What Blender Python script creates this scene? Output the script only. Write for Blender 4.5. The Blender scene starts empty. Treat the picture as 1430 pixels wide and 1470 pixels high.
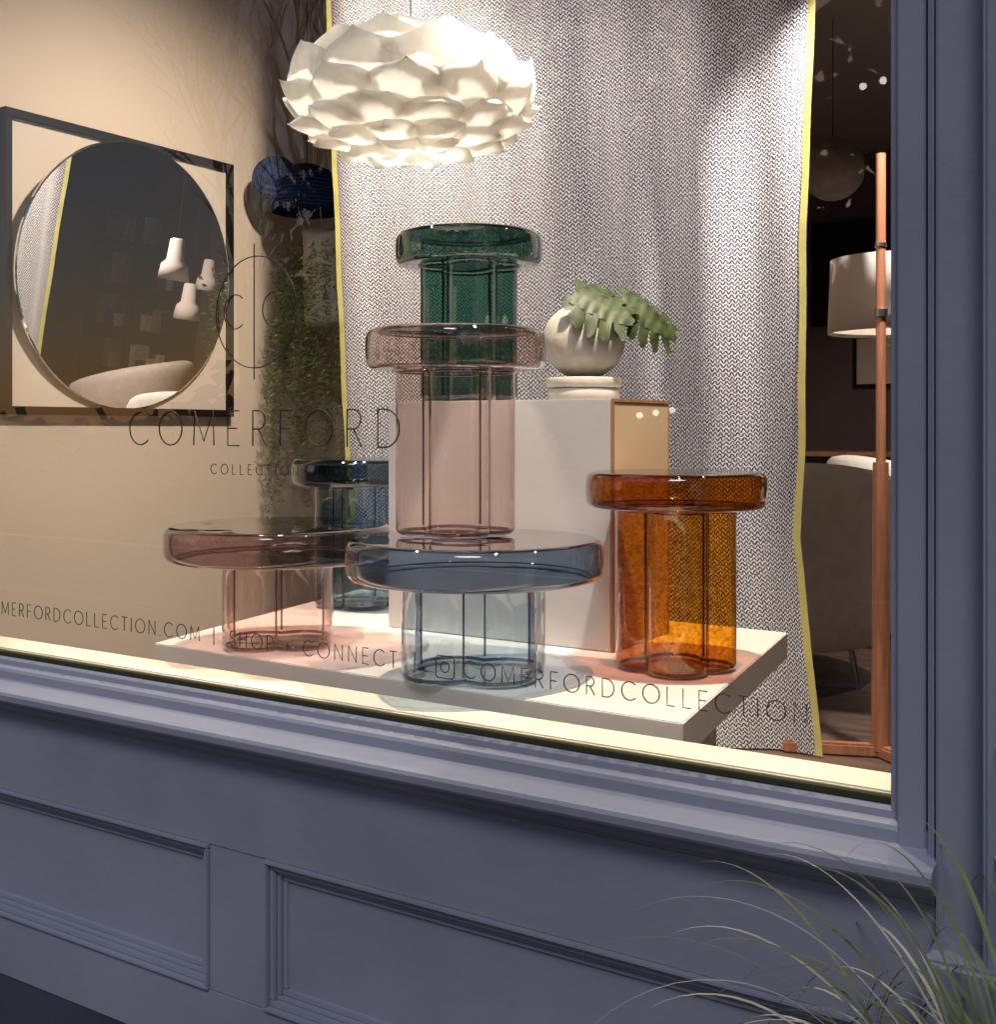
import bpy, bmesh, math, random
from mathutils import Vector, Matrix
random.seed(7)
S = bpy.context.scene
S.view_settings.view_transform = 'Standard'
S.view_settings.look = 'None'
S.view_settings.exposure = 0
COL = bpy.context.collection

# ------------------------------------------------------------ materials
def newmat(name):
    m = bpy.data.materials.new(name); m.use_nodes = True
    nt = m.node_tree; nt.nodes.clear()
    out = nt.nodes.new('ShaderNodeOutputMaterial')
    return m, nt, out
def N(nt, t, **kw):
    n = nt.nodes.new(t)
    for k, v in kw.items(): setattr(n, k, v)
    return n
def paint(name, c, rough=0.5, var=0.12, scale=3.0, bump=0.15, bscale=60, metallic=0, spec=0.5):
    m, nt, out = newmat(name)
    b = N(nt, 'ShaderNodeBsdfPrincipled'); b.inputs['Roughness'].default_value = rough
    b.inputs['Metallic'].default_value = metallic
    b.inputs['Specular IOR Level'].default_value = spec
    tc = N(nt, 'ShaderNodeTexCoord')
    no = N(nt, 'ShaderNodeTexNoise'); no.inputs['Scale'].default_value = scale; no.inputs['Detail'].default_value = 6
    nt.links.new(tc.outputs['Object'], no.inputs['Vector'])
    r = N(nt, 'ShaderNodeValToRGB')
    r.color_ramp.elements[0].position = .3; r.color_ramp.elements[1].position = .7
    r.color_ramp.elements[0].color = tuple(x*(1-var) for x in c)+(1,)
    r.color_ramp.elements[1].color = tuple(min(1, x*(1+var)) for x in c)+(1,)
    nt.links.new(no.outputs['Fac'], r.inputs['Fac'])
    nt.links.new(r.outputs['Color'], b.inputs['Base Color'])
    if bump:
        n2 = N(nt, 'ShaderNodeTexNoise'); n2.inputs['Scale'].default_value = bscale; n2.inputs['Detail'].default_value = 4
        nt.links.new(tc.outputs['Object'], n2.inputs['Vector'])
        bp = N(nt, 'ShaderNodeBump'); bp.inputs['Strength'].default_value = bump; bp.inputs['Distance'].default_value = .003
        nt.links.new(n2.outputs['Fac'], bp.inputs['Height'])
        nt.links.new(bp.outputs['Normal'], b.inputs['Normal'])
    nt.links.new(b.outputs['BSDF'], out.inputs['Surface'])
    return m
def wood(name, c1, c2, scale=(30, 30, 2)):
    m, nt, out = newmat(name)
    b = N(nt, 'ShaderNodeBsdfPrincipled'); b.inputs['Roughness'].default_value = .45
    tc = N(nt, 'ShaderNodeTexCoord'); mp = N(nt, 'ShaderNodeMapping'); mp.inputs['Scale'].default_value = scale
    no = N(nt, 'ShaderNodeTexNoise'); no.inputs['Scale'].default_value = 2; no.inputs['Detail'].default_value = 5
    r = N(nt, 'ShaderNodeValToRGB')
    r.color_ramp.elements[0].position = .35; r.color_ramp.elements[1].position = .65
    r.color_ramp.elements[0].color = c1+(1,); r.color_ramp.elements[1].color = c2+(1,)
    nt.links.new(tc.outputs['Object'], mp.inputs['Vector']); nt.links.new(mp.outputs['Vector'], no.inputs['Vector'])
    nt.links.new(no.outputs['Fac'], r.inputs['Fac']); nt.links.new(r.outputs['Color'], b.inputs['Base Color'])
    nt.links.new(b.outputs['BSDF'], out.inputs['Surface'])
    return m
def fixed_fresnel(nt, ior=1.5):
    g = N(nt, 'ShaderNodeNewGeometry')
    mr = N(nt, 'ShaderNodeMapRange'); mr.inputs['To Min'].default_value = ior; mr.inputs['To Max'].default_value = 1/ior
    nt.links.new(g.outputs['Backfacing'], mr.inputs['Value'])
    f = N(nt, 'ShaderNodeFresnel'); nt.links.new(mr.outputs['Result'], f.inputs['IOR'])
    return f
def thin_glass(name, tint, edge, boost=2.1, bump=.35, bscale=9, rough=.012, pwr=3.2, refr_mottle=0.0):
    """hand-blown thin tinted glass wall: absorbs more where the wall is seen edge-on"""
    m, nt, out = newmat(name)
    lw = N(nt, 'ShaderNodeLayerWeight'); lw.inputs['Blend'].default_value = .5
    f = fixed_fresnel(nt)
    gl = N(nt, 'ShaderNodeBsdfGlossy'); gl.inputs['Roughness'].default_value = rough
    if bump:
        tc = N(nt, 'ShaderNodeTexCoord')
        no = N(nt, 'ShaderNodeTexNoise'); no.inputs['Scale'].default_value = bscale; no.inputs['Detail'].default_value = 1.5
        nt.links.new(tc.outputs['Object'], no.inputs['Vector'])
        bp = N(nt, 'ShaderNodeBump'); bp.inputs['Strength'].default_value = bump; bp.inputs['Distance'].default_value = .012
        nt.links.new(no.outputs['Fac'], bp.inputs['Height'])
        for t in (lw, f, gl): nt.links.new(bp.outputs['Normal'], t.inputs['Normal'])
    pw = N(nt, 'ShaderNodeMath', operation='POWER'); pw.inputs[1].default_value = pwr
    nt.links.new(lw.outputs['Facing'], pw.inputs[0])
    mc = N(nt, 'ShaderNodeMix', data_type='RGBA')
    mc.inputs[6].default_value = tint+(1,); mc.inputs[7].default_value = edge+(1,)
    if refr_mottle:  # noise in the tint stands in for the background refracted by the glass
        vo = N(nt, 'ShaderNodeTexNoise'); vo.inputs['Scale'].default_value = 80; vo.inputs['Detail'].default_value = 2; vo.inputs['Distortion'].default_value = 1.4
        nt.links.new(tc.outputs['Object'], vo.inputs['Vector'])
        mr = N(nt, 'ShaderNodeMapRange'); mr.inputs['From Min'].default_value = .46; mr.inputs['From Max'].default_value = .62
        mr.inputs['To Min'].default_value = 0; mr.inputs['To Max'].default_value = refr_mottle
        nt.links.new(vo.outputs['Fac'], mr.inputs['Value'])
        mm = N(nt, 'ShaderNodeMath', operation='ADD', use_clamp=True)
        nt.links.new(mr.outputs[0], mm.inputs[0]); nt.links.new(pw.outputs[0], mm.inputs[1]); nt.links.new(mm.outputs[0], mc.inputs[0])
    else:
        nt.links.new(pw.outputs[0], mc.inputs[0])
    tr = N(nt, 'ShaderNodeBsdfTransparent'); nt.links.new(mc.outputs[2], tr.inputs['Color'])
    mu = N(nt, 'ShaderNodeMath', operation='MULTIPLY', use_clamp=True); mu.inputs[1].default_value = boost
    nt.links.new(f.outputs[0], mu.inputs[0])
    mx = N(nt, 'ShaderNodeMixShader')
    nt.links.new(mu.outputs[0], mx.inputs[0]); nt.links.new(tr.outputs[0], mx.inputs[1]); nt.links.new(gl.outputs[0], mx.inputs[2])
    nt.links.new(mx.outputs[0], out.inputs['Surface'])
    return m
def emit(name, c, s):
    m, nt, out = newmat(name)
    e = N(nt, 'ShaderNodeEmission'); e.inputs['Color'].default_value = c+(1,); e.inputs['Strength'].default_value = s
    nt.links.new(e.outputs[0], out.inputs['Surface']); return m

M_blue = paint('blue_grey_paint', (.345, .365, .445), rough=.38, var=.13, scale=2.2, bump=.35, bscale=40)
M_cream = paint('cream_paint', (.80, .74, .58), rough=.5, var=.04)
M_wall = paint('warm_wall_plaster', (.64, .53, .42), rough=.8, var=.03, scale=1.2, bump=.2, bscale=90)
M_darkwall = paint('dark_wall_paint', (.13, .088, .09), rough=.8)
M_ceil = paint('ceiling_paint', (.30, .26, .25), rough=.9, var=.03)
M_floor = wood('dark_floor_boards', (.07, .045, .034), (.14, .09, .065), (2, 20, 2))
M_white = paint('white_lacquer', (.82, .78, .72), rough=.35, var=.02, bump=.05)
M_ped = paint('pedestal_paint', (.54, .52, .53), rough=.6, var=.03)
M_tan = paint('tan_side', (.64, .47, .30), rough=.5, var=.06, scale=6)  # plain tan, used only on the pedestal's side face
M_brown = wood('oak_edge', (.30, .15, .07), (.42, .22, .11))
M_lampwood = wood('cherry_wood', (.27, .105, .055), (.40, .17, .09), (40, 40, 3))
M_black = paint('black_frame', (.012, .009, .008), rough=.5, var=.1, spec=.15)
M_mat = paint('mount_board', (.62, .53, .44), rough=.9, var=.02)
M_gasket = paint('dark_gasket', (.05, .05, .02), rough=.6)
M_tape = paint('yellow_selvedge', (.55, .50, .16), rough=.7, var=.15, scale=12)
M_ceramic = paint('white_ceramic', (.50, .465, .41), rough=.6, var=.16, scale=14, bump=.35, bscale=70)
M_fabric = paint('cream_boucle', (.72, .67, .62), rough=.95, var=.08, scale=20, bump=.8, bscale=120)
M_shade = paint('linen_shade', (.62, .58, .55), rough=.9, var=.03)
M_wicker = paint('paper_globe', (.30, .24, .22), rough=.9, var=.2, scale=20)
M_metal = paint('brushed_metal', (.5, .5, .5), rough=.3, metallic=1)
M_dec = paint('decal_vinyl', (.03, .024, .022), rough=.5, bump=0)
M_grass = paint('grass_blade', (.20, .24, .09), rough=.6, var=.4, scale=5, bump=0)
M_straw = paint('dry_grass_blade', (.60, .57, .45), rough=.6, var=.3, scale=5, bump=0)
M_terr = paint('planter_clay', (.10, .10, .11), rough=.7)
M_foliage = paint('foliage', (.17, .22, .055), rough=.6, var=.4, scale=8, bump=0)
M_bark = paint('bark', (.05, .04, .035), rough=.9, bump=0)
M_skyblock = paint('sky_block_leaf', (.035, .03, .03), rough=.9, bump=0)  # leaves of the added belt that blocks reflected sky
M_pave = paint('paving', (.045, .05, .065), rough=.8, var=.25, scale=4, bump=.5, bscale=80)
M_asph = paint('asphalt', (.05, .05, .052), rough=.9, var=.2, scale=3, bump=.5, bscale=100)
M_line = paint('road_marking', (.6, .6, .58), rough=.8)
M_kerb = paint('kerb_stone', (.25, .25, .25), rough=.8)
M_brick = paint('far_brick', (.10, .05, .04), rough=.9, var=.2, scale=4)
M_navy, nt, out = newmat('navy_woven_cord')
b = N(nt, 'ShaderNodeBsdfPrincipled'); b.inputs['Roughness'].default_value = .8; b.inputs['Specular IOR Level'].default_value = .1
tc = N(nt, 'ShaderNodeTexCoord'); wv = N(nt, 'ShaderNodeTexWave'); wv.bands_direction = 'Z'; wv.inputs['Scale'].default_value = 22; wv.inputs['Distortion'].default_value = 3
nt.links.new(tc.outputs['Object'], wv.inputs['Vector'])
r = N(nt, 'ShaderNodeValToRGB'); r.color_ramp.elements[0].color = (.005, .012, .038, 1); r.color_ramp.elements[1].color = (.018, .042, .13, 1)
nt.links.new(wv.outputs['Fac'], r.inputs['Fac']); nt.links.new(r.outputs[0], b.inputs['Base Color'])
bp = N(nt, 'ShaderNodeBump'); bp.inputs['Strength'].default_value = .8; bp.inputs['Distance'].default_value = .004
nt.links.new(wv.outputs['Fac'], bp.inputs['Height']); nt.links.new(bp.outputs[0], b.inputs['Normal']); nt.links.new(b.outputs[0], out.inputs['Surface'])

def glass_set(n, tint, edge, top, topedge, refr_mottle, bs=0.0):
    return (thin_glass(n, tint, edge, refr_mottle=bs), thin_glass(n+'_top', top, topedge, refr_mottle=refr_mottle),
            thin_glass(n+'_thick', tuple(min(.9, x**.8) for x in edge), tuple(x for x in edge), bump=0, pwr=2, boost=2.6))
G_orange = glass_set('amber_glass', (.94, .61, .13), (.44, .17, .025), (.74, .40, .095), (.38, .15, .022), .45, .40)
G_pink = glass_set('rose_glass', (.965, .88, .845), (.60, .45, .42), (.94, .85, .81), (.60, .47, .44), .6)
G_wine = glass_set('mauve_glass', (.95, .84, .81), (.46, .32, .31), (.78, .64, .62), (.34, .24, .24), .2)
G_blue = glass_set('grey_blue_glass', (.72, .82, .89), (.28, .37, .47), (.48, .57, .67), (.18, .26, .36), .0)
G_navy = glass_set('deep_blue_glass', (.44, .60, .70), (.10, .18, .24), (.28, .39, .47), (.07, .13, .18), .5)
G_green = glass_set('bottle_green_glass', (.26, .45, .40), (.05, .14, .12), (.30, .46, .41), (.06, .16, .13), .7)

# ------------------------------------------------------------ geometry helpers
def link(o): COL.objects.link(o); return o
def empty(name, loc=(0, 0, 0)):
    e = bpy.data.objects.new(name, None); e.location = loc; e.empty_display_size = .1
    return link(e)
def mesh_obj(name, bm, mat, parent=None, smooth=False, loc=(0, 0, 0)):
    me = bpy.data.meshes.new(name); bm.to_mesh(me); bm.free()
    if mat is not None: me.materials.append(mat)
    if smooth:
        for p in me.polygons: p.use_smooth = True
    o = bpy.data.objects.new(name, me); o.location = loc
    link(o)
    if parent is not None: o.parent = parent
    return o
def box(name, x0, x1, y0, y1, z0, z1, mat, parent=None, bevel=.003, seg=2):
    bm = bmesh.new()
    bmesh.ops.create_cube(bm, size=1)
    for v in bm.verts:
        v.co = Vector(((x0+x1)/2+v.co.x*(x1-x0), (y0+y1)/2+v.co.y*(y1-y0), (z0+z1)/2+v.co.z*(z1-z0)))
    if bevel:
        bmesh.ops.bevel(bm, geom=bm.edges[:], offset=bevel, segments=seg, affect='EDGES')
    return mesh_obj(name, bm, mat, parent)
def extrude_x(name, prof, x0, x1, mat, parent=None):
    bm = bmesh.new()
    a = [bm.verts.new((x0, y, z)) for y, z in prof]; b = [bm.verts.new((x1, y, z)) for y, z in prof]
    n = len(prof)
    for i in range(n): bm.faces.new((a[i], a[(i+1) % n], b[(i+1) % n], b[i]))
    bm.faces.new(a); bm.faces.new(b[::-1])
    bmesh.ops.recalc_face_normals(bm, faces=bm.faces[:])
    return mesh_obj(name, bm, mat, parent)
def lathe(name, prof, mat, parent=None, seg=96, loc=(0, 0, 0), smooth=True):
    bm = bmesh.new(); rings = []
    for r, z in prof:
        if r < 1e-6: rings.append([bm.verts.new((0, 0, z))])
        else: rings.append([bm.verts.new((r*math.cos(2*math.pi*i/seg), r*math.sin(2*math.pi*i/seg), z)) for i in range(seg)])
    for A, B in zip(rings, rings[1:]):
        for i in range(seg):
            j = (i+1) % seg
            if len(A) == 1 and len(B) == 1: continue
            if len(A) == 1: bm.faces.new((A[0], B[j], B[i]))
            elif len(B) == 1: bm.faces.new((A[i], A[j], B[0]))
            else: bm.faces.new((A[i], A[j], B[j], B[i]))
    bmesh.ops.recalc_face_normals(bm, faces=bm.faces[:])
    return mesh_obj(name, bm, mat, parent, smooth, loc)
def tubes(name, lines, mat, r=.002, parent=None, res=2, caps=True):
    cu = bpy.data.curves.new(name, 'CURVE'); cu.dimensions = '3D'; cu.bevel_depth = 1.0; cu.bevel_resolution = res
    cu.use_fill_caps = caps
    for ln in lines:
        pts, rad = (ln if isinstance(ln, tuple) else (ln, r))
        sp = cu.splines.new('POLY'); sp.points.add(len(pts)-1)
        for i, p in enumerate(pts):
            sp.points[i].co = (p[0], p[1], p[2], 1)
            sp.points[i].radius = rad[i] if isinstance(rad, (list, tuple)) else rad
    cu.materials.append(mat)
    o = bpy.data.objects.new(name, cu); link(o)
    if parent is not None: o.parent = parent
    return o

# ------------------------------------------------------------ glass tables
def disc_profile(R, z0, z1):
    T = z1-z0; rc = T*.25
    p = [(0, z1), (R*.5, z1), (R-rc*1.6, z1), (R-rc*1.2, z1-.0003)]
    for i in range(1, 10):
        a = math.pi/2*(1-i/9); p.append((R-rc+rc*math.cos(a), z1-rc+rc*math.sin(a)))
    p += [(R+.0012, (z0+z1)/2+.006), (R+.0012, (z0+z1)/2-.006)]
    for i in range(0, 9):
        a = -math.pi/2*(i/9); p.append((R-rc+rc*math.cos(a), z0+rc+rc*math.sin(a)))
    p += [(R-rc*1.2, z0+.0003), (R-rc*1.6, z0), (R*.5, z0), (0, z0)]
    return p
def clover_rad(th, a, lobes=4):
    best = 0
    for k in range(lobes):
        c = th-2*math.pi*k/lobes
        s = a*a-(a*math.sin(c))**2
        if s >= 0: best = max(best, a*math.cos(c)+math.sqrt(s))
    return best
def clover(name, a, z0, z1, mat, parent, rot, lobes=4, seg=240):
    bm = bmesh.new(); rings = []
    rb = .014
    lv = [(1.05, z1), (1.0, z1-.008)]+[(1.0, z0+rb+(z1-.008-z0-rb)*t) for t in (.75, .5, .25, 0)]
    for i in range(1, 6):
        ang = math.pi/2*i/5
        lv.append((1-(rb-rb*math.cos(ang))/(2*a), z0+rb-rb*math.sin(ang)))
    lv.append((.3, z0))
    for s, z in lv:
        rings.append([bm.verts.new((s*clover_rad(2*math.pi*i/seg, a)*math.cos(2*math.pi*i/seg+rot), s*clover_rad(2*math.pi*i/seg, a)*math.sin(2*math.pi*i/seg+rot), z)) for i in range(seg)])
    for A, B in zip(rings, rings[1:]):
        for i in range(seg):
            j = (i+1) % seg; bm.faces.new((A[i], B[i], B[j], A[j]))
    c = bm.verts.new((0, 0, z0))
    for i in range(seg): bm.faces.new((rings[-1][i], c, rings[-1][(i+1) % seg]))
    bmesh.ops.recalc_face_normals(bm, faces=bm.faces[:])
    return mesh_obj(name, bm, mat, parent, True)
def table(loc, R_, a, h, t, gs, rot):
    e = empty('glass_side_table', loc)
    gm, gd, gt = gs
    lathe('table_top', disc_profile(R_, h-t, h), gd, e, 128)
    clover('lobed_base', a, .0015, h-t-.001, gm, e, rot)
    cre = []
    for k in range(4):
        th = math.pi/4+k*math.pi/2+rot; rr_ = math.sqrt(2)*a-.0014
        cre.append(([(rr_*math.cos(th), rr_*math.sin(th), z) for z in (.016, h*.4, h-t-.004)], [.0026, .0020, .0028]))
    def loop(s, z, rad):
        n = 160; pts = []
        for i in range(n+1):
            th = 2*math.pi*i/n; q = clover_rad(th, a)*s; pts.append((q*math.cos(th+rot), q*math.sin(th+rot), z))
        return (pts, rad)
    cre.append(loop(.93, .0085, .0036)); cre.append(loop(1.0, h-t-.0055, .0026))
    tubes('thick_glass_seams', cre, gt, parent=e, res=2, caps=False)
    rim = [([((R_-t*.26)*math.cos(x), (R_-t*.26)*math.sin(x), z) for x in [2*math.pi*i/120 for i in range(121)]], .0020) for z in (h-.0048, h-t+.0048)]
    tubes('thick_glass_rim', rim, gt, parent=e, res=2, caps=False)
    return e
PZ = .77
def R(d): return math.radians(d)
camaz = 122.6
table((-.975, 2.182, PZ), .18, .060, .395, .072, G_orange, R(camaz-6+180))
table((-1.284, 1.920, PZ), .251, .077, .267, .078, G_blue, R(camaz+35))
table((-1.346, 1.945, PZ+.2685), .18, .060, .410, .080, G_pink, R(camaz+10))
table((-1.835, 1.957, PZ), .25, .070, .267, .075, G_wine, R(camaz+52))
table((-2.05, 2.50, PZ), .18, .060, .400, .072, G_navy, R(camaz+20))
table((-1.625, 2.405, 1.317), .18, .060, .412, .080, G_green, R(camaz+8))

# ------------------------------------------------------------ display platform
def prism(name, pts, z0, z1, mat, parent=None, bevel=.002):
    bm = bmesh.new()
    a = [bm.verts.new((x, y, z0)) for x, y in pts]; b = [bm.verts.new((x, y, z1)) for x, y in pts]
    n = len(pts)
    for i in range(n): bm.faces.new((a[i], a[(i+1) % n], b[(i+1) % n], b[i]))
    bm.faces.new(a[::-1]); bm.faces.new(b)
    bmesh.ops.recalc_face_normals(bm, faces=bm.faces[:])
    if bevel: bmesh.ops.bevel(bm, geom=bm.edges[:], offset=bevel, segments=2, affect='EDGES')
    return mesh_obj(name, bm, mat, parent)
plat = empty('display_platform', (0, 0, 0))
prism('platform_top', [(-2.08, 1.815), (-.785, 1.785), (-.927, 2.713), (-2.26, 2.76)], .708, PZ, M_white, plat)
prism('platform_plinth', [(-1.95, 1.95), (-.98, 1.93), (-1.05, 2.58), (-2.1, 2.62)], .361, .707, M_white, plat)

ped = empty('display_pedestal', (0, 0, 0))
box('pedestal_body', -1.765, -1.162, 2.263, 2.548, PZ+.001, 1.3155, M_ped, ped, .002)
box('pedestal_side_panel', -1.1615, -1.157, 2.268, 2.544, PZ+.001, 1.308, M_tan, ped, .0005)
box('pedestal_edge_trim', -1.1615, -1.155, 2.2625, 2.2675, PZ+.001, 1.3155, M_brown, ped, .0005)
box('pedestal_top_trim', -1.1615, -1.155, 2.268, 2.548, 1.3085, 1.3155, M_brown, ped, .0005)
box('pedestal_back_trim', -1.1615, -1.155, 2.5445, 2.549, PZ+.001, 1.308, M_brown, ped, .0005)

# ------------------------------------------------------------ vase with monstera
vase = empty('round_vase', (-1.313, 2.42, 1.3165))
lathe('foot_plate', [(0, 0), (.080, 0), (.084, .002), (.084, .026), (.080, .028), (0, .028)], M_ceramic, vase)
lathe('upper_plate', [(0, .029), (.083, .029), (.088, .032), (.0885, .048), (.086, .052), (.070, .053), (.066, .049), (0, .049)], M_ceramic, vase)
pr = [(0, .0495)]
for i in range(1, 46):
    a = -math.pi/2+math.pi*i/48
    pr.append((.0955*math.cos(a), .138+.0955*math.sin(a)*.93))
pr += [(.016, .223), (.015, .18)]
lathe('vase_body', pr, M_ceramic, vase)
def leaf_mat():
    m, nt, out = newmat('monstera_leaf')
    b = N(nt, 'ShaderNodeBsdfPrincipled'); b.inputs['Roughness'].default_value = .5
    tc = N(nt, 'ShaderNodeTexCoord'); no = N(nt, 'ShaderNodeTexNoise'); no.inputs['Scale'].default_value = 30
    nt.links.new(tc.outputs['Object'], no.inputs['Vector'])
    r = N(nt, 'ShaderNodeValToRGB'); r.color_ramp.elements[0].color = (.018, .032, .010, 1); r.color_ramp.elements[1].color = (.065, .09, .032, 1)
    r.color_ramp.elements[0].position = .35; r.color_ramp.elements[1].position = .65
    nt.links.new(no.outputs['Fac'], r.inputs['Fac']); nt.links.new(r.outputs['Color'], b.inputs['Base Color'])
    t = N(nt, 'ShaderNodeBsdfTranslucent'); t.inputs['Color'].default_value = (.10, .16, .04, 1)
    mx = N(nt, 'ShaderNodeMixShader'); mx.inputs[0].default_value = .15
    nt.links.new(b.outputs[0], mx.inputs[1]); nt.links.new(t.outputs[0], mx.inputs[2]); nt.links.new(mx.outputs[0], out.inputs['Surface'])
    return m
M_leaf = leaf_mat()
def monstera(name, base, direction, normal, L, W, droop, parent, side_fold=1.2, nl=6):
    d = Vector(direction).normalized(); n = Vector(normal); n = (n-d*n.dot(d)).normalized(); s = d.cross(n)
    base = Vector(base)
    def P(t, u):
        rip = .0025*math.sin(t*40)*min(1, abs(u)/(W*.3))
        return base+d*(L*t)+s*u+n*(-droop*t*t-side_fold*u*u/W+rip)
    def half(t):
        t = max(0, min(1, t))
        return W*.5*((1-(abs(t-.34)/.36)**2.2*.25) if t < .34 else max(.05, 1-((t-.34)/.70)**2.2))
    bm = bmesh.new(); K = 30
    for sd in (-1, 1):
        prev = None
        for i in range(K+1):
            t = -.02+.98*i/K
            wv = half(t)*(.50 if t > .05 else .6)
            row = [bm.verts.new(P(t, 0)), bm.verts.new(P(t-.01, sd*wv*.5)), bm.verts.new(P(t, sd*wv))]
            if prev:
                for c in (0, 1): bm.faces.new((prev[c], row[c], row[c+1], prev[c+1]))
            prev = row
        for k in range(nl):
            t0 = -.12+k/nl*1.0; wd = 1.0/nl*.90; tm = t0+wd/2
            w0 = half(tm)*(1 if k else .85)
            prev = None; M = 10
            for j in range(M+1):
                q = .40+.66*j/M
                sweep = .22*(q-.4)**1.3*(.3+tm*1.1)
                wid = wd*(1.08 if q < .78 else 1.08*math.sqrt(max(0.01, 1-((q-.78)/.285)**2)))
                c = tm+sweep
                row = [bm.verts.new(P(c-wid/2, sd*w0*q)), bm.verts.new(P(c, sd*w0*q)-n*.001), bm.verts.new(P(c+wid/2, sd*w0*q))]
                if prev:
                    for cc in (0, 1): bm.faces.new((prev[cc], row[cc], row[cc+1], prev[cc+1]))
                prev = row
    return mesh_obj(name, bm, M_leaf, parent, True)
mon = empty('monstera_leaves', (0, 0, 0))
cr = Vector((.8421, .5393, 0)); cf = Vector((-.5393, .8421, 0)); up = Vector((0, 0, 1))
top = Vector((-1.313, 2.42, 1.54))
b1 = top+cr*-.022+up*.022-cf*.07
monstera('leaf_1', b1, cr*.84-up*.40-cf*.1, up*.72-cf*.70, .155, .165, .015, mon, .6, 5)
b2 = top+cr*.088+up*.012-cf*.02
monstera('leaf_2', b2, cr*.84-up*.46, up*.66-cf*.74, .165, .135, .035, mon, .8, 6)
tubes('stems', [([top-up*.03, top+up*.010, b1], .0022), ([top-up*.03, top+up*.025+cr*.04, b2], .0022)], M_leaf, parent=mon)

# ------------------------------------------------------------ petal pendant
def petal_mat():
    m, nt, out = newmat('petal_sheet')
    d = N(nt, 'ShaderNodeBsdfDiffuse'); d.inputs['Color'].default_value = (.70, .68, .645, 1)
    t = N(nt, 'ShaderNodeBsdfTranslucent'); t.inputs['Color'].default_value = (.90, .87, .81, 1)
    mx = N(nt, 'ShaderNodeMixShader'); mx.inputs[0].default_value = .34
    nt.links.new(d.outputs[0], mx.inputs[1]); nt.links.new(t.outputs[0], mx.inputs[2]); nt.links.new(mx.outputs[0], out.inputs['Surface'])
    return m
M_petal = petal_mat()
PC = Vector((-1.508, 2.010, 1.956))
pend = empty('petal_pendant_lamp', PC)
def petals():
    bm = bmesh.new()
    rows = [  # elevation of root, elevation of tip, count, half width, outward step of tip
        (52, 86, 5, .088, .006), (24, 64, 7, .108, .010), (0, 44, 9, .108, .014), (-22, 22, 10, .102, .018),
        (-42, 0, 11, .090, .020), (-58, -22, 11, .076, .020), (-72, -40, 9, .064, .018), (-86, -58, 6, .052, .014)]
    RX, RZ = .238, .112
    Z = Vector((0, 0, 1))
    for ri, (e0, e1, n, hw, step) in enumerate(rows):
        for k in range(n):
            az = 2*math.pi*(k+(.5 if ri % 2 else 0)+.28+random.uniform(-.06, .06))/n
            er = Vector((math.cos(az), math.sin(az), 0)); et = Vector((-math.sin(az), math.cos(az), 0))
            sc = random.uniform(.92, 1.06); de = random.uniform(-3, 3); off = random.uniform(-.003, .003)
            U, V = 14, 16; grid = []
            for j in range(V+1):
                v = j/V
                el = R(e0+(e1-e0)*v+de)
                ce, se = math.cos(el), math.sin(el)
                nn = (er*(ce/RX)+Z*(se/RZ)).normalized()
                w = hw*sc*(.45+.55*math.sin(math.pi*.5*min(1, v/.50)))
                if v > .50: w *= max(0.0, 1-((v-.50)/.50)**2.6)**.55
                h = off-.012+.022*math.sin(math.pi*.5*min(1, v*1.6))+step*max(0, (v-.55)/.45)**1.6
                row = []
                for i in range(U+1):
                    u = i/U*2-1
                    rr_ = max(.055, RX*ce)
                    th = u*w/rr_ if abs(u*w/rr_) < 1.3 else math.copysign(1.3, u)
                    q = er*(RX*ce*math.cos(th)) + et*(max(RX*ce, .055)*math.sin(th)) + Z*(RZ*se)
                    nq = (er*math.cos(th)+et*math.sin(th))*nn.dot(er)+Z*nn.z
                    hh = h+.016*(1-u*u)-.007*u*u+.004*math.sin(u*5+k*1.9)*max(0, v-.5)
                    tipz = max(0, 1-abs(u)*2.2)*.004*max(0, v-.86)/.14
                    row.append(bm.verts.new(q+nq*hh+Z*tipz))
                grid.append(row)
            for j in range(V):
                for i in range(U):
                    bm.faces.new((grid[j][i], grid[j][i+1], grid[j+1][i+1], grid[j+1][i]))
    return mesh_obj('petals', bm, M_petal, pend, True)
petals()
lathe('bulb', [(0, -.03), (.02, -.022), (.03, 0), (.02, .022), (.012, .04), (0, .045)], emit('bulb_glow', (1, .9, .75), 12), pend, 32, (0, 0, .02))
lathe('lamp_holder', [(0, .066), (.02, .066), (.02, .12), (.006, .13), (0, .13)], M_white, pend, 32)
tubes('cord', [([(0, 0, .125), (0, 0, 1.08)], .0022)], M_white, parent=pend)
def point(name, loc, power, col, rad=.05, parent=None):
    l = bpy.data.lights.new(name, 'POINT'); l.energy = power; l.color = col; l.shadow_soft_size = rad
    o = bpy.data.objects.new(name, l); o.location = loc; link(o)
    if parent is not None: o.parent = parent
    return o
point('pendant_light', (0, 0, .0), 12, (1, .91, .79), .04, pend)

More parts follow.
